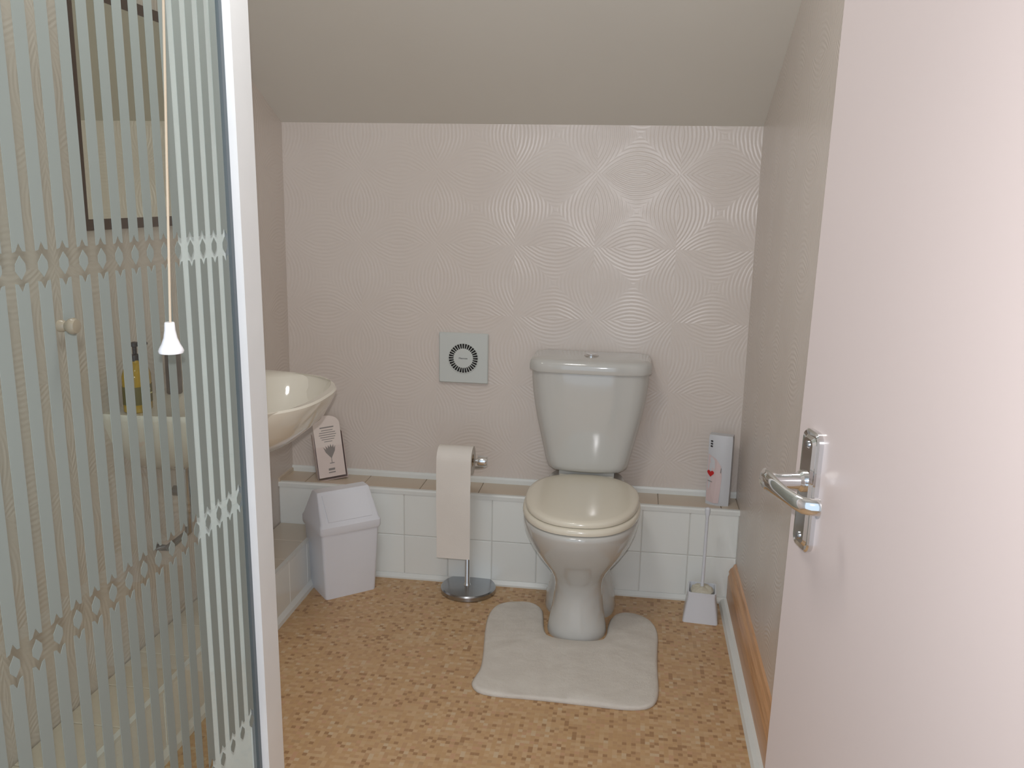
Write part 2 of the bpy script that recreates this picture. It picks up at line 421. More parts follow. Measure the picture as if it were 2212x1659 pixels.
# ------------------------------------------------------------------ shower door, striped glass
GX = -.736; GY0, GY1 = .79, 1.5425
sd = thing('shower_door', 'striped frosted glass shower door with white upright post', 'shower door', (GX, 1.2, 0))
def W(o):  # parts below are written in room coordinates
    o.matrix_parent_inverse = Matrix.Translation(-Vector(o.parent.location)); return o
bm = newbm(); box(bm, GX - .003, GX + .003, GY0, GY1, .045, 1.90)
pane = W(link('glass_pane', bm, M_glass, sd)); pane['label'] = 'clear glass with frosted stripes'
P = .0417; HWD = .0117
chains = (.255, .7245, 1.2007, 1.677)
cols = [1.52 - P * k for k in range(18)]
xf0, xf1 = GX + .0032, GX + .0037
LEG, PEAK, DH = .0185, .0295, .0145
def stripe_mesh(zb, zt, open_top):
    b = newbm(); pts = [(-HWD, zb - LEG * 0 + 0), (0, zb + (PEAK - LEG)), (HWD, zb)]
    pts = [(-HWD, zb + LEG), (-HWD * .55, zb + LEG + .001), (0, zb + PEAK), (HWD * .55, zb + LEG + .001), (HWD, zb + LEG)]
    if open_top: pts += [(HWD, zt), (-HWD, zt)]
    else: pts += [(HWD, zt - LEG), (HWD * .55, zt - LEG - .001), (0, zt - PEAK), (-HWD * .55, zt - LEG - .001), (-HWD, zt - LEG)]
    prism(b, pts, 0, xf1 - xf0, 'x'); me = bpy.data.meshes.new('frosted_stripe'); bmesh.ops.recalc_face_normals(b, faces=b.faces); b.to_mesh(me); b.free(); me.materials.append(M_frost); return me
segs = [stripe_mesh(chains[0], chains[1], False), stripe_mesh(chains[1], chains[2], False), stripe_mesh(chains[2], chains[3], False), stripe_mesh(chains[3], 1.88, True)]
bmd = newbm(); prism(bmd, [(0, -DH), (HWD * .78, -DH * .30), (HWD * .78, DH * .30), (0, DH), (-HWD * .78, DH * .30), (-HWD * .78, -DH * .30)], 0, xf1 - xf0, 'x')
dme = bpy.data.meshes.new('frosted_diamond'); bmesh.ops.recalc_face_normals(bmd, faces=bmd.faces); bmd.to_mesh(dme); bmd.free(); dme.materials.append(M_frost)
for y in cols:
    for me in segs:
        o = bpy.data.objects.new('frosted_stripe', me); C.objects.link(o); o.parent = sd; o.location = (xf0 - GX, y - 1.2, 0)
    for z in chains:
        o = bpy.data.objects.new('frosted_diamond', dme); C.objects.link(o); o.parent = sd; o.location = (xf0 - GX, y - 1.2, z)
bm = newbm(); box(bm, GX - .022, GX + .021, 1.553, 1.628, 0, 1.93)
W(link('post', bm, M_board, sd, smooth=30, bevel=.006, seg=4))
bm = newbm(); box(bm, GX - .128, GX - .0225, 1.600, 1.622, 0, 1.93)
o = W(link('side_profile', bm, M_board, sd, bevel=.003)); o['label'] = 'white upright board seen through the glass'
bm = newbm(); box(bm, GX - .006, GX + .006, 1.5405, 1.5530, .02, 1.92)
W(link('seal_strip', bm, M_steel_dark, sd, bevel=.001, seg=1))
bm = newbm(); box(bm, GX - .012, GX + .012, GY0, 1.553, .0, .046)
W(link('bottom_rail', bm, M_white, sd, bevel=.003))
bm = newbm(); box(bm, GX - .012, GX + .012, GY0, 1.553, 1.895, 1.93)
W(link('top_rail', bm, M_white, sd, bevel=.003))
bm = newbm(); box(bm, GX - .02, GX + .02, GY0 - .04, GY0, .0, 1.93)
W(link('hinge_post', bm, M_white, sd, bevel=.003))
bm = newbm(); lathe(bm, (1.041, 1.122), [(.008, GX + .003), (.008, GX + .008), (.006, GX + .012), (.010, GX + .018), (.011, GX + .023), (.009, GX + .027), (.003, GX + .028)], 24, 'x')
M_knob = plain('clear_knob_plastic', srgb(140, 132, 114), .12)
W(link('knob', bm, M_knob, sd, smooth=40))

# ------------------------------------------------------------------ toilet
TX = -.127
toilet = thing('toilet', 'cream close-coupled toilet with its lid down', 'toilet', (TX, 2.60, 0))
def egg(xh, yf, yb, z, ex=2.2, n=48, tail=1.0):
    """plan outline, front at yf (towards the camera), back at yb; widest two fifths from the back"""
    cyy = yb - (yb - yf) * .42; out = []
    for k in range(n):
        t = 2 * PI * k / n; c, s = math.cos(t), math.sin(t)
        e = ex if s < 0 else ex * tail
        x = TX + xh * math.copysign(abs(c) ** (2 / e), c)
        y = cyy + (cyy - yf if s < 0 else yb - cyy) * math.copysign(abs(s) ** (2 / e), s)
        out.append((x, y, z))
    return out
bm = newbm()
prof = [(.090, 2.448, 2.60, 0), (.091, 2.446, 2.60, .010), (.085, 2.452, 2.60, .040), (.077, 2.462, 2.61, .085), (.073, 2.470, 2.62, .125), (.074, 2.470, 2.64, .155),
        (.082, 2.458, 2.66, .180), (.100, 2.432, 2.68, .212), (.128, 2.400, 2.70, .250), (.152, 2.368, 2.72, .290), (.168, 2.342, 2.74, .330), (.1735, 2.330, 2.75, .360), (.1735, 2.329, 2.75, .372), (.168, 2.335, 2.745, .377)]
loft(bm, [egg(a, b, c, z, 2.25, tail=1.35) for a, b, c, z in prof])
# trap housing and rear deck
prof2 = [(.112, 2.60, 2.79, 0), (.114, 2.598, 2.79, .012), (.110, 2.602, 2.79, .05), (.098, 2.61, 2.79, .10), (.084, 2.61, 2.79, .14), (.080, 2.59, 2.79, .18), (.085, 2.58, 2.79, .24), (.100, 2.58, 2.79, .30), (.104, 2.585, 2.79, .326), (.112, 2.60, 2.90, .336), (.120, 2.60, 2.91, .35), (.128, 2.62, 2.915, .375), (.126, 2.622, 2.915, .392), (.120, 2.63, 2.91, .398)]
loft(bm, [egg(a, b, c, z, 2.6, tail=1.3) for a, b, c, z in prof2])
W(link('pan', bm, M_ceramic, toilet, smooth=60))
for s in (-1, 1):
    bm = newbm(); lathe(bm, (TX + s * .090, 2.70), [(.012, .04), (.012, .050), (.009, .056), (.003, .058)], 16)
    bmesh.ops.transform(bm, matrix=Matrix.Translation((s * .010, 0, 0)), verts=bm.verts)
    W(link('floor_bolt_cap', bm, M_ceramic, toilet, smooth=40))
# seat ring
bm = newbm()
def seatring(off, z): return egg(.1775 + off, 2.333 - off, 2.772 + off * .3, z, 2.3, 64)
def seatin(z, off=0): return egg(.108 + off, 2.415 - off, 2.66 + off, z, 2.3, 64)
R = [seatring(-.006, .379), seatring(-.001, .381), seatring(0, .386), seatring(-.001, .394), seatring(-.006, .398), seatin(.398, .004), seatin(.395), seatin(.382), seatin(.379, .004)]
V = loft(bm, R, False, False)
n = len(V[0])
for i in range(n): bm.faces.new((V[-1][i], V[-1][(i + 1) % n], V[0][(i + 1) % n], V[0][i]))
W(link('seat', bm, M_seat, toilet, smooth=50))
bm = newbm()
def lid(off, z): return egg(.1725 + off, 2.344 - off, 2.796 + off * .3, z, 2.3, 64)
loft(bm, [lid(-.008, .400), lid(-.001, .4015), lid(0, .406), lid(-.001, .412), lid(-.006, .4165), lid(-.020, .4185), lid(-.06, .4200), lid(-.12, .4205)])
W(link('lid', bm, M_seat, toilet, smooth=50))
for s in (-1, 1):
    bm = newbm(); lathe(bm, (2.790, .405), [(.010, TX + s * .07 - .016), (.010, TX + s * .07 + .016)], 18, 'x'); box(bm, TX + s * .07 - .012, TX + s * .07 + .012, 2.780, 2.798, .392, .405)
    W(link('hinge', bm, M_seat, toilet, smooth=40))
# cistern
def cist(hw, yf, z, bulge=.020, n=14, r=.030):
    out = []
    yb = 2.93
    pts = []
    for k in range(n + 1):                            # front, left to right, bowed
        u = -1 + 2 * k / n
        pts.append((TX + u * (hw), yf + bulge * abs(u) ** 2.4 + (r * .9 * max(0, (abs(u) - .86) / .14) ** 2), z))
    for k in range(1, 6): pts.append((TX + hw, yf + bulge + r * .9 + (yb - yf - bulge - r * .9) * k / 5, z))
    for k in range(1, n): pts.append((TX + hw - 2 * hw * k / n, yb, z))
    for k in range(0, 5): pts.append((TX - hw, yb - (yb - yf - bulge - r * .9) * k / 5, z))
    return pts
bm = newbm()
cp_ = [(.098, 2.800, .4235), (.116, 2.782, .426), (.127, 2.772, .434), (.132, 2.768, .446), (.137, 2.766, .465), (.147, 2.763, .510), (.157, 2.760, .555), (.167, 2.758, .600), (.1755, 2.757, .645), (.182, 2.756, .690), (.186, 2.756, .730), (.1875, 2.756, .762)]
loft(bm, [cist(a, b, c) for a, b, c in cp_])
cis = W(link('cistern', bm, M_ceramic, toilet, smooth=50))
bm = newbm()
loft(bm, [cist(.189, 2.7535, .757), cist(.1935, 2.748, .759), cist(.1945, 2.7465, .764), cist(.1945, 2.7465, .778), cist(.1925, 2.749, .789), cist(.187, 2.755, .796), cist(.178, 2.766, .799), cist(.150, 2.79, .8015)])
W(link('cistern_lid', bm, M_ceramic, toilet, smooth=50))
bm = newbm(); lathe(bm, (TX, 2.845), [(.024, .8005), (.024, .805), (.021, .8075), (.0195, .8065), (.0190, .8085), (.002, .8095)], 32)
o = W(link('flush_button', bm, M_chrome, toilet, smooth=35)); o['label'] = 'round chrome flush button'
bm = newbm(); tube(bm, [(TX + .085, 2.86, .392), (TX + .085, 2.86, .43)], .006)
W(link('cistern_bolt', bm, M_steel_dark, toilet, smooth=40))
bm = newbm(); box(bm, TX - .09, TX + .09, 2.80, 2.90, .394, .426)
W(link('coupling', bm, M_ceramic, toilet, bevel=.008, smooth=40))

# ------------------------------------------------------------------ pedestal mat
def smooth_poly(pts, it=3):
    for _ in range(it):
        out = []
        for i in range(len(pts)):
            a, b = pts[i], pts[(i + 1) % len(pts)]
            out.append((a[0] * .75 + b[0] * .25, a[1] * .75 + b[1] * .25)); out.append((a[0] * .25 + b[0] * .75, a[1] * .25 + b[1] * .75))
        pts = out
    return pts
mo = [(-.350, 2.113), (-.200, 2.118), (-.05, 2.112), (.045, 2.108), (.100, 2.130), (.116, 2.190), (.113, 2.32), (.116, 2.44), (.120, 2.53), (.108, 2.60), (.070, 2.645), (.010, 2.655), (-.020, 2.62), (-.030, 2.56), (-.031, 2.49), (-.052, 2.448),
      (-.128, 2.440), (-.204, 2.448), (-.226, 2.49), (-.235, 2.57), (-.245, 2.64), (-.29, 2.675), (-.345, 2.668), (-.392, 2.64), (-.408, 2.57), (-.400, 2.46), (-.382, 2.33), (-.374, 2.24), (-.384, 2.19), (-.387, 2.150)]
mo = smooth_poly(mo, 2)
def inset(pts, d):
    out = []; n = len(pts)
    for i in range(n):
        a = Vector(pts[i - 1]); b = Vector(pts[(i + 1) % n]); t = (b - a).normalized(); nrm = Vector((-t.y, t.x))
        out.append((pts[i][0] + nrm.x * d, pts[i][1] + nrm.y * d))
    return out
bm = newbm()
V = loft(bm, [[(x, y, 0.0005) for x, y in mo], [(x, y, .006) for x, y in inset(mo, -.002)], [(x, y, .011) for x, y in inset(mo, .002)], [(x, y, .0135) for x, y in inset(mo, .007)]], True, False)
top = V[-1]; es = [bm.edges.get((top[i], top[(i + 1) % len(top)])) for i in range(len(top))]
bmesh.ops.triangle_fill(bm, use_beauty=True, edges=es)
bmesh.ops.subdivide_edges(bm, edges=[e for e in bm.edges if min(v.co.z for v in e.verts) > .0134 and e.calc_length() > .03], cuts=5, use_grid_fill=True)
bmesh.ops.triangulate(bm, faces=[f for f in bm.faces if len(f.verts) > 4])
from mathutils import noise as mnoise
for v in bm.verts:
    if v.co.z > .0134: v.co.z += .003 * mnoise.noise(v.co * 14) + .0015 * mnoise.noise(v.co * 40)
mat_o = link('bath_mat', bm, M_towel, smooth=60)
mat_o['label'] = 'white towelling pedestal mat curving round the toilet foot'; mat_o['category'] = 'mat'

# ------------------------------------------------------------------ swing bin
bin_ = thing('swing_bin', 'white plastic swing-top bin in the left corner by the ledge', 'bin', (-.948, 2.586, 0), math.radians(40.6))
BW, BD = .174, .145                                   # local: x along front, y back
def brect(x0, x1, y0, y1, z, r=.010, n=3): return [(a, b, z) for a, b in rr(x0, x1, y0, y1, r, n)]
bm = newbm()
loft(bm, [brect(0, BW, 0, BD, .0), brect(-.001, BW + .001, -.001, BD + .001, .006), brect(-.013, BW + .013, -.010, BD + .010, .236)])
link('body', bm, M_whitep, bin_, smooth=35)
bm = newbm()
loft(bm, [brect(-.017, BW + .017, -.014, BD + .014, .226, .012), brect(-.019, BW + .019, -.016, BD + .016, .232, .012), brect(-.019, BW + .019, -.016, BD + .016, .252, .012), brect(-.014, BW + .014, -.010, BD + .010, .262, .010),
          brect(-.004, BW + .004, .048, BD - .048, .348, .004), brect(-.001, BW + .001, .052, BD - .052, .352, .003)])
link('hood', bm, M_whitep, bin_, smooth=30)
bm = newbm()
A = [(.012, -.0055, .266), (BW - .012, -.0055, .266), (BW - .010, .0455, .342), (.010, .0455, .342)]
nv = Vector((0, -.083, .06)).normalized()
loft(bm, [[Vector(p) - nv * .002 for p in A], [Vector(p) + nv * .0042 for p in A]])
link('flap', bm, M_whitep, bin_, bevel=.0012, seg=2)

# ------------------------------------------------------------------ toilet roll stand + roll
st = thing('toilet_roll_stand', 'chrome free-standing toilet roll stand on a round base', 'roll stand', (-.506, 2.742, 0))
bm = newbm(); lathe(bm, (-.506, 2.742), [(.088, 0), (.0925, .003), (.0925, .015), (.089, .0195), (.06, .0215), (.012, .0225)], 56)
W(link('base', bm, M_chrome_dull, st, smooth=35))
bm = newbm(); lathe(bm, (-.510, 2.742), [(.014, .020), (.012, .026), (.0085, .032), (.0085, .445), (.007, .452), (.001, .454)], 24)
W(link('pole', bm, M_chrome, st, smooth=35))
bm = newbm(); tube(bm, [(-.510, 2.742, .43), (-.49, 2.742, .435), (-.470, 2.742, .436), (-.4575, 2.738, .440), (-.4555, 2.73, .452), (-.4555, 2.705, .468), (-.4555, 2.69, .474)], .0055)
W(link('bracket', bm, M_chrome, st, smooth=50))
bm = newbm(); lathe(bm, (2.675, .478), [(.006, -.592), (.0065, -.590), (.0065, -.468), (.0165, -.466), (.0170, -.462), (.0170, -.440), (.0150, -.436), (.002, -.435)], 24, 'x')
W(link('roll_bar', bm, M_chrome, st, smooth=35))
roll = thing('toilet_roll', 'toilet roll with a long sheet hanging down in front', 'toilet roll', (-.542, 2.675, .478))
bm = newbm()
n = 48; Rr = .0455
x0, x1 = -.5905, -.482
rings = [circ((2.675, .478), r, xx, n, 'x') for r, xx in ((.021, x0), (Rr, x0), (Rr, x1), (.021, x1))]
V = loft(bm, rings, False, False)
for i in range(n): bm.faces.new((V[-1][i], V[-1][(i + 1) % n], V[0][(i + 1) % n], V[0][i]))
W(link('paper', bm, M_paper, roll, smooth=40))
bm = newbm()
rings = [circ((2.675, .478), r, xx, n, 'x') for r, xx in ((.019, x0 + .001), (.0205, x0 + .001), (.0205, x1 - .001), (.019, x1 - .001))]
V = loft(bm, rings, False, False)
for i in range(n): bm.faces.new((V[-1][i], V[-1][(i + 1) % n], V[0][(i + 1) % n], V[0][i]))
W(link('core', bm, M_core, roll, smooth=40))
bm = newbm(); path = []
for k in range(13):
    a = math.radians(60 + 120 * k / 12); path.append((2.675 + (Rr + .0006) * math.cos(a), .478 + (Rr + .0006) * math.sin(a)))
for k in range(1, 15):
    z = .478 - k * .0228; path.append((2.675 - Rr - .0006 - .0025 * math.sin(k * .35), z))
rings = []
for i, (y, z) in enumerate(path):
    zz = z; rings.append([(x0 - .001 + .0001 * max(0, i - 12), y, zz + .0), (x0 * .5 + x1 * .5, y - .0008, zz), (x1 + .001 - .0001 * max(0, i - 12), y, zz - .0)])
F_ = [[bm.verts.new(p) for p in r] for r in rings]; B_ = [[bm.verts.new((p[0], p[1] + .0004 if i > 12 else p[1], p[2] if i > 12 else p[2] - .0003)) for p in r] for i, r in enumerate(rings)]
for i in range(len(rings) - 1):
    for j in range(2):
        bm.faces.new((F_[i][j], F_[i][j + 1], F_[i + 1][j + 1], F_[i + 1][j])); bm.faces.new((B_[i][j + 1], B_[i][j], B_[i + 1][j], B_[i + 1][j + 1]))
    for j, s in ((0, 1), (2, -1)):
        bm.faces.new((F_[i][j], F_[i + 1][j], B_[i + 1][j], B_[i][j]))
W(link('hanging_sheet', bm, M_paper, roll, smooth=60))

# ------------------------------------------------------------------ toilet brush
br = thing('toilet_brush', 'white toilet brush in a square flared holder by the skirting', 'toilet brush', (.258, 2.690, 0), math.radians(-5))
bm = newbm(); k_ = .9
def sq(h, z, r=.008): return [(a, b, z) for a, b in rr(-h, h, -h, h, r, 3)]
loft(bm, [sq(.0545, 0), sq(.0545, .004), sq(.0430, .085), sq(.0440, .092), sq(.0440, .097), sq(.0400, .097), sq(.0370, .070)], True, True)
link('holder', bm, M_white, br, smooth=30)
bm = newbm(); lathe(bm, (0, 0), [(.030, .0705), (.036, .078), (.037, .090), (.030, .099), (.012, .103)], 20)
for v in bm.verts:
    v.co += Vector((random.uniform(-.002, .002), random.uniform(-.002, .002), random.uniform(-.002, .002)))
link('bristle_head', bm, M_bristle, br)
bm = newbm(); tube(bm, [(0, 0, .10), (.001, 0, .20), (.0015, .001, .335), (.0015, .001, .350), (.0015, .001, .362), (.0015, .001, .366)], [.0055, .0050, .0052, .0085, .0085, .004], 14)
link('brush_handle', bm, M_white, br, smooth=40)

# ------------------------------------------------------------------ extractor fan
FX, FZ = -.5635, .7615
fan = thing('extractor_fan', 'square pale grey extractor fan with a round slotted grille', 'extractor fan', (FX, YB, FZ))
bm = newbm(); loft(bm, [ring(rr(FX - .083, FX + .083, FZ - .0845, FZ + .0845, .004), YB), ring(rr(FX - .085, FX + .085, FZ - .0865, FZ + .0865, .004), YB - .012), ring(rr(FX - .082, FX + .082, FZ - .0835, FZ + .0835, .004), YB - .016)])
W(link('cover', bm, M_fan, fan, smooth=30))
bm = newbm(); V = loft(bm, [circ((FX, FZ), r, y, 48, 'y') for r, y in ((.033, YB - .0163), (.050, YB - .0163), (.050, YB - .0168), (.033, YB - .0168))], False, False)
for i in range(48): bm.faces.new((V[-1][i], V[-1][(i + 1) % 48], V[0][(i + 1) % 48], V[0][i]))
W(link('slot_ring', bm, M_dark, fan))
bm = newbm(); box(bm, -.0011, .0011, -.0026, 0, .0325, .0508); vane = bpy.data.meshes.new('vane'); bmesh.ops.recalc_face_normals(bm, faces=bm.faces); bm.to_mesh(vane); bm.free(); vane.materials.append(M_fan)
for k in range(32):
    o = bpy.data.objects.new('vane', vane); C.objects.link(o); o.parent = fan
    o.location = (0, -.0165, 0); o.rotation_euler = (0, 2 * PI * (k + .5) / 32, 0)
bm = newbm(); lathe(bm, (FX, FZ), [(.0335, YB - .016), (.0335, YB - .0185), (.032, YB - .0195), (.001, YB - .0198)], 40, 'y')
hub = W(link('hub', bm, M_fan, fan, smooth=30))
bm = newbm()
V = loft(bm, [circ((FX, FZ), r, y, 48, 'y') for r, y in ((.0500, YB - .0160), (.0500, YB - .0188), (.0515, YB - .0192), (.0530, YB - .0180), (.0530, YB - .0160))], False, False)
W(link('rim', bm, M_fan, fan, smooth=40))

def text(name, body, size, mat, parent, loc, rot, extrude=.0002):
    cu = bpy.data.curves.new(name, 'FONT'); cu.body = body; cu.size = size; cu.extrude = extrude; cu.align_x = 'CENTER'; cu.align_y = 'CENTER'; cu.resolution_u = 2
    tmp = bpy.data.objects.new(name + '_tmp', cu); C.objects.link(tmp)
    dg = bpy.context.evaluated_depsgraph_get(); dg.update()
    me = bpy.data.meshes.new_from_object(tmp.evaluated_get(dg)); me.name = name
    bpy.data.objects.remove(tmp); bpy.data.curves.remove(cu)
    me.materials.clear(); me.materials.append(mat)
    o = bpy.data.objects.new(name, me); C.objects.link(o); o.parent = parent; o.location = loc; o.rotation_euler = rot
    return o
text('lettering', 'Manrose', .0085, M_black, fan, (0, -.0202, 0), (PI / 2, 0, 0))

# ------------------------------------------------------------------ leaflet holder on the ledge
lf = thing('leaflet_holder', 'clear stand of blush printed leaflets on the ledge behind the bin', 'leaflet holder', (-1.014, 2.866, HL), math.radians(30))
lf_h = .232
tilt = Matrix.Rotation(math.radians(6), 4, 'Y')
# leaflet: arched top card; leans a touch
ca = [(-.046, .010), (.046, .010), (.046, .195)]
for k in range(1, 10):
    a = math.radians(0 + 180 * k / 10); ca.append((.046 * math.cos(a), .195 + .032 * math.sin(a)))
ca.append((-.046, .195))
LT = Matrix.Rotation(math.radians(-5), 4, 'Y') @ Matrix.Rotation(math.radians(-6), 4, 'X')
def LTm(o): o.matrix_local = LT; return o
bm = newbm(); prism(bm, ca, -.004, .004, 'y'); LTm(link('leaflet', bm, M_leaflet, lf))
bm = newbm()
box(bm, -.052, -.050, -.010, .026, .002, .165); box(bm, .050, .052, -.010, .026, .002, .165); box(bm, -.052, .052, .024, .026, .002, .150); box(bm, -.052, .052, -.010, .026, .001, .003)
LTm(link('holder', bm, plain('clear_plastic_edge', srgb(206, 190, 184), .3), lf))
bm = newbm(); box(bm, -.052, .052, -.0112, -.0100, .002, .120); LTm(link('front_window', bm, M_acrylic, lf))
bm = newbm()
rows = [(.186, .024, .0022), (.176, .020, .0013), (.168, .028, .0013), (.160, .030, .0013), (.152, .026, .0013), (.144, .022, .0012), (.136, .014, .0012), (.037, .011, .004), (.026, .012, .002)]
bm.free()
for z, hw, hh in rows:
    bm = newbm(); prism(bm, [(-hw, z - hh), (hw, z - hh * .9), (hw * 1.02, z + hh), (-hw * .98, z + hh * .9)], -.0045, -.0040, 'y')
    LTm(link('printed_line', bm, M_ink, lf))
bm = newbm()
for i, (ax_, az_, wv) in enumerate(((-.020, .118, .004), (-.012, .122, .005), (-.003, .124, .006), (.006, .126, .007), (.015, .124, .006), (.022, .120, .004))):
    bx_, bz_ = .004, .075
    dx, dz = ax_ - bx_, az_ - bz_; L_ = math.hypot(dx, dz); nx, nz = -dz / L_, dx / L_
    pts = [(bx_, bz_), (bx_ + dx * .6 + nx * wv, bz_ + dz * .6 + nz * wv), (ax_, az_), (bx_ + dx * .6 - nx * wv, bz_ + dz * .6 - nz * wv)]
    prism(bm, pts, -.0046 - i * .00005, -.004, 'y')
box(bm, .003, .005, -.0046, -.004, .060, .078); box(bm, -.004, .012, -.0046, -.004, .057, .060)
LTm(link('emblem', bm, M_ink, lf))

# ------------------------------------------------------------------ packet in the right corner of the ledge
pk = thing('sanitary_bag_packet', 'white packet with a red heart standing in the right corner of the ledge', 'packet', (.306, 2.868, HL), math.radians(-14))
def arc_front(hw, bul, n=10):
    return [(-hw + 2 * hw * k / n, -bul * (1 - (-1 + 2 * k / n) ** 2) - .016) for k in range(n + 1)]
def pring(hw, bul, z, dep=.044): return [(a, b, z) for a, b in arc_front(hw, bul)] + [(hw, dep * .5, z), (-hw, dep * .5, z)]
bm = newbm(); loft(bm, [pring(.037, .010, .0), pring(.038, .013, .06), pring(.038, .012, .15), pring(.038, .006, .225, .040), pring(.037, .002, .236, .030)])
link('packet_body', bm, M_packet, pk, smooth=40)
def decal(name, pts, mat, zoff=.0):
    """flat print wrapped on the bowed front (pts in front-plane x,z)"""
    b = newbm(); n_ = len(pts); cx_ = sum(p[0] for p in pts) / n_; cz_ = sum(p[1] for p in pts) / n_
    def Y(x, z):
        bul = .0125 if z < .15 else .0125 - (.0065 * (z - .15) / .075)
        return -(bul + .0006 + zoff) * (1 - (x / .038) ** 2) - .0167 - zoff
    c = b.verts.new((cx_, Y(cx_, cz_), cz_)); prev = [c] * n_; V_ = [[b.verts.new((cx_ + (p[0] - cx_) * f, Y(cx_ + (p[0] - cx_) * f, p[1]), cz_ + (p[1] - cz_) * f)) for p in pts] for f in (.5, 1)]
    for i in range(n_):
        j = (i + 1) % n_; b.faces.new((c, V_[0][i], V_[0][j])); b.faces.new((V_[0][i], V_[1][i], V_[1][j], V_[0][j]))
    return link(name, b, mat, pk)
decal('pink_panel', [(-.036, .012), (-.010, .008), (.006, .010), (.010, .06), (.012, .10), (.008, .135), (-.008, .158), (-.036, .172)], M_pinkp)
hp = []
for k in range(24):
    t = 2 * PI * k / 24; hp.append((-.0255 + .0095 * math.sin(t) ** 3 * 1.25, .108 + .011 * (13 * math.cos(t) - 5 * math.cos(2 * t) - 2 * math.cos(3 * t) - math.cos(4 * t)) / 14))
o = decal('red_heart', hp, M_red, .0006)
for k in range(3): decal('printed_mark', [(-.031, .196 + k * .0085), (-.025, .1955 + k * .0085), (-.0235, .199 + k * .0085), (-.027, .2015 + k * .0085), (-.032, .2 + k * .0085)], M_black, .0004)
decal('printed_mark', [(.006, .115), (.009, .112), (.010, .128), (.008, .132)], M_ink, .0006)
decal('printed_mark', [(-.034, .080), (-.018, .078), (-.018, .081), (-.034, .083)], M_ink, .0006)

# ------------------------------------------------------------------ basin on the left wall with tap, waste and bottles
BY, BZ = 2.112, .80
bas = thing('basin', 'ivory wall-hung basin behind the shower post', 'basin', (XL, BY, BZ))
def bring(a, b, z, ex=2.7, n=56):
    """half plan out from the wall, closed along the wall"""
    out = []
    for k in range(n + 1):
        t = -PI / 2 + PI * k / n; c, s = math.cos(t), math.sin(t)
        out.append((XL + a * abs(c) ** (2 / ex), BY + b * math.copysign(abs(s) ** (2 / ex), s), z))
    return out
def bring_in(x_in, a, b, z, ex=2.3, n=56):
    cx_ = XL + x_in + (a - x_in) / 2; hx = (a - x_in) / 2; out = []
    for k in range(n + 1):
        t = -PI / 2 - PI * .0 + 2 * PI * k / (n + 1); c, s = math.cos(t), math.sin(t)
        out.append((cx_ + hx * math.copysign(abs(c) ** (2 / ex), c), BY + b * math.copysign(abs(s) ** (2 / ex), s), z))
    return out
bm = newbm()
loft(bm, [bring(.13, .10, .615), bring(.19, .13, .622), bring(.27, .175, .645), bring(.34, .22, .680), bring(.395, .262, .725), bring(.418, .283, .765), bring(.427, .290, .785), bring(.429, .292, .795), bring(.425, .289, .800)], True, False)
# top deck: from outer rim to bowl mouth, then bowl
outer = [v for v in bm.verts if abs(v.co.z - .800) < 1e-6]
n = 56
mouth = bring_in(.125, .407, .262, .7985)
N = 57
Vm = [[bm.verts.new(p) for p in r] for r in (mouth, bring_in(.135, .405, .252, .790), bring_in(.15, .39, .235, .755), bring_in(.17, .36, .200, .710), bring_in(.20, .32, .140, .675), bring_in(.235, .285, .05, .662))]
for a, b in zip(Vm, Vm[1:]):
    for i in range(N): bm.faces.new((a[i], a[(i + 1) % N], b[(i + 1) % N], b[i]))
bm.faces.new(Vm[-1])
e1 = [e for e in bm.edges if all(abs(v.co.z - .800) < 1e-6 for v in e.verts)]
if len(e1) < 57: pass
e2 = [bm.edges.get((Vm[0][i], Vm[0][(i + 1) % N])) for i in range(N)]
bmesh.ops.triangle_fill(bm, use_beauty=True, edges=e1 + e2)
W(link('bowl', bm, M_basin, bas, smooth=45))
bm = newbm(); lathe(bm, (XL + .26, BY), [(.022, .6615), (.022, .6645), (.016, .6655), (.002, .664)], 24); W(link('plughole', bm, M_chrome, bas, smooth=35))
bm = newbm(); tube(bm, [(XL + .15, BY, .62), (XL + .15, BY, .50)], .016, 16); lathe(bm, (XL + .15, BY), [(.026, .47), (.030, .48), (.030, .545), (.022, .555)], 20); tube(bm, [(XL + .15, BY, .52), (XL + .05, BY, .52), (XL, BY, .52)], .014, 16)
o = W(link('bottle_trap', bm, M_chrome_dull, bas, smooth=40))
bm = newbm(); tube(bm, [(XL + .09, BY - .10, .63), (XL + .09, BY - .10, .45), (XL + .03, BY - .10, .40), (XL, BY - .10, .40)], .009, 12); W(link('supply_pipe', bm, M_chrome_dull, bas, smooth=40))
tap = thing('basin_tap', 'chrome mixer tap at the wall side of the basin', 'tap', (XL + .085, BY + .035, .7995))
bm = newbm(); lathe(bm, (0, 0), [(.024, 0), (.024, .006), (.018, .012), (.017, .055), (.019, .060), (.016, .075), (.004, .080)], 24); link('body', bm, M_chrome, tap, smooth=35)
bm = newbm(); tube(bm, [(.01, 0, .040), (.05, 0, .052), (.085, 0, .052), (.105, 0, .044), (.108, 0, .034)], [.011, .010, .009, .009, .0085], 14); link('spout', bm, M_chrome, tap, smooth=50)
bm = newbm(); tube(bm, [(0, 0, .078), (.01, 0, .086), (.045, 0, .098)], [.007, .006, .005], 12); link('lever', bm, M_chrome, tap, smooth=50)

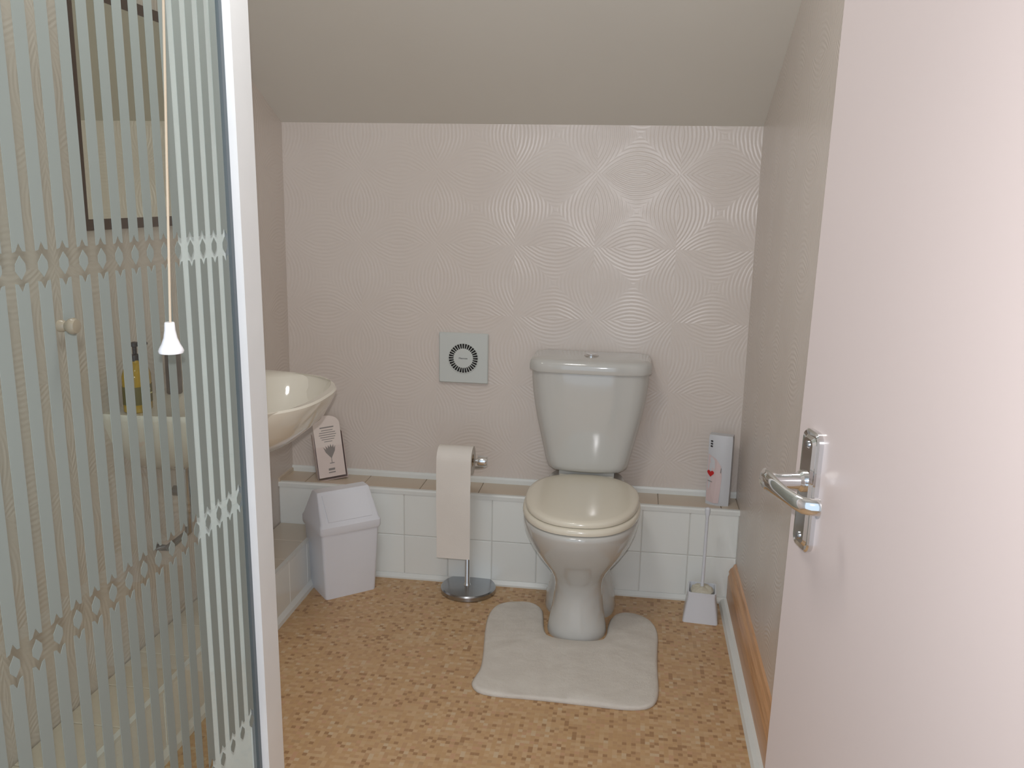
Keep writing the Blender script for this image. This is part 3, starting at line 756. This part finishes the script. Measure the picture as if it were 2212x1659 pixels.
sb = thing('soap_bottle', 'amber liquid soap bottle with a black pump on the basin', 'bottle', (XL + .060, 1.872, .7995))
bm = newbm(); loft(bm, [superell(0, 0, a, b, z, 3, 32) for a, b, z in ((.022, .032, 0), (.025, .036, .004), (.025, .036, .085), (.021, .030, .102), (.011, .012, .114), (.011, .011, .120))]); link('body', bm, M_soap, sb, smooth=40)
bm = newbm(); loft(bm, [superell(0, 0, a, b, z, 3, 32) for a, b, z in ((.0256, .0366, .020), (.0256, .0366, .062))], False, False); link('label', bm, M_label, sb, smooth=40)
bm = newbm(); box(bm, .0258, .0264, -.018, .010, .050, .054); box(bm, .0258, .0264, -.014, .018, .040, .043); box(bm, .0258, .0264, -.016, .004, .030, .033); link('lettering', bm, M_labelw, sb)
bm = newbm(); lathe(bm, (0, 0), [(.012, .118), (.012, .132), (.005, .134), (.005, .150), (.010, .152), (.010, .160), (.003, .162)], 18); tube(bm, [(0, 0, .156), (.006, .020, .157), (.010, .034, .153)], .004, 10); link('pump', bm, M_cap, sb, smooth=35)
gb = thing('grey_bottle', 'slim grey toiletries bottle beside the tap on the basin', 'bottle', (XL + .048, 2.06, .7995))
bm = newbm(); lathe(bm, (0, 0), [(.017, 0), (.019, .003), (.019, .105), (.013, .118)], 24); link('body', bm, M_greyb, gb, smooth=40)
bm = newbm(); lathe(bm, (0, 0), [(.013, .117), (.014, .119), (.014, .142), (.012, .144)], 20); link('cap', bm, M_cap, gb, smooth=35)

# ------------------------------------------------------------------ mirror
MY0, MY1, MZ0, MZ1 = 1.797, 2.38, 1.213, 1.725
mir = thing('wall_mirror', 'mirror in a thin dark brown frame above the basin', 'mirror', (XL, (MY0 + MY1) / 2, MZ0))
bm = newbm(); box(bm, XL, XL + .010, MY0 + .01, MY1 - .01, MZ0 + .01, MZ1 - .01); W(link('mirror_glass', bm, M_mirror, mir))
bm = newbm()
fw, fs = .024, .013
for (a0, a1, b0, b1) in ((MY0, MY1, MZ0, MZ0 + fw), (MY0, MY1, MZ1 - fw, MZ1), (MY0, MY0 + fs, MZ0 + fw, MZ1 - fw), (MY1 - fs, MY1, MZ0 + fw, MZ1 - fw)):
    box(bm, XL, XL + .012, a0, a1, b0, b1)
W(link('frame', bm, M_mframe, mir))

# ------------------------------------------------------------------ pull cord
pc = thing('light_pull_cord', 'cream light pull cord with a white bell-shaped pull', 'pull cord', (-.5825, 1.05, 1.10))
pts = []
for k in range(14):
    t = k / 13; z = 1.138 + (ZC - 1.138) * t
    pts.append((-.5815 + (z - 1.138) * .042 , 1.05, z))
bm = newbm(); tube(bm, pts, .0017, 8); W(link('cord', bm, M_cord, pc, smooth=60))
bm = newbm(); lathe(bm, (-.5825, 1.05), [(.0055, 1.140), (.0062, 1.139), (.0068, 1.130), (.0085, 1.120), (.0115, 1.112), (.0142, 1.107), (.0158, 1.1035), (.0150, 1.1005), (.010, 1.0995)][::-1], 32)
W(link('bell_pull', bm, M_bell, pc, smooth=45))
bm = newbm(); lathe(bm, (pts[-1][0], 1.05), [(.036, ZC - .022), (.040, ZC - .018), (.040, ZC)], 28); W(link('ceiling_switch', bm, M_bell, pc, smooth=35))

# the shower door hangs very slightly out of plumb
sd.location = (GX + .015, 1.2, .009); sd.rotation_euler = (0, -.009, 0)
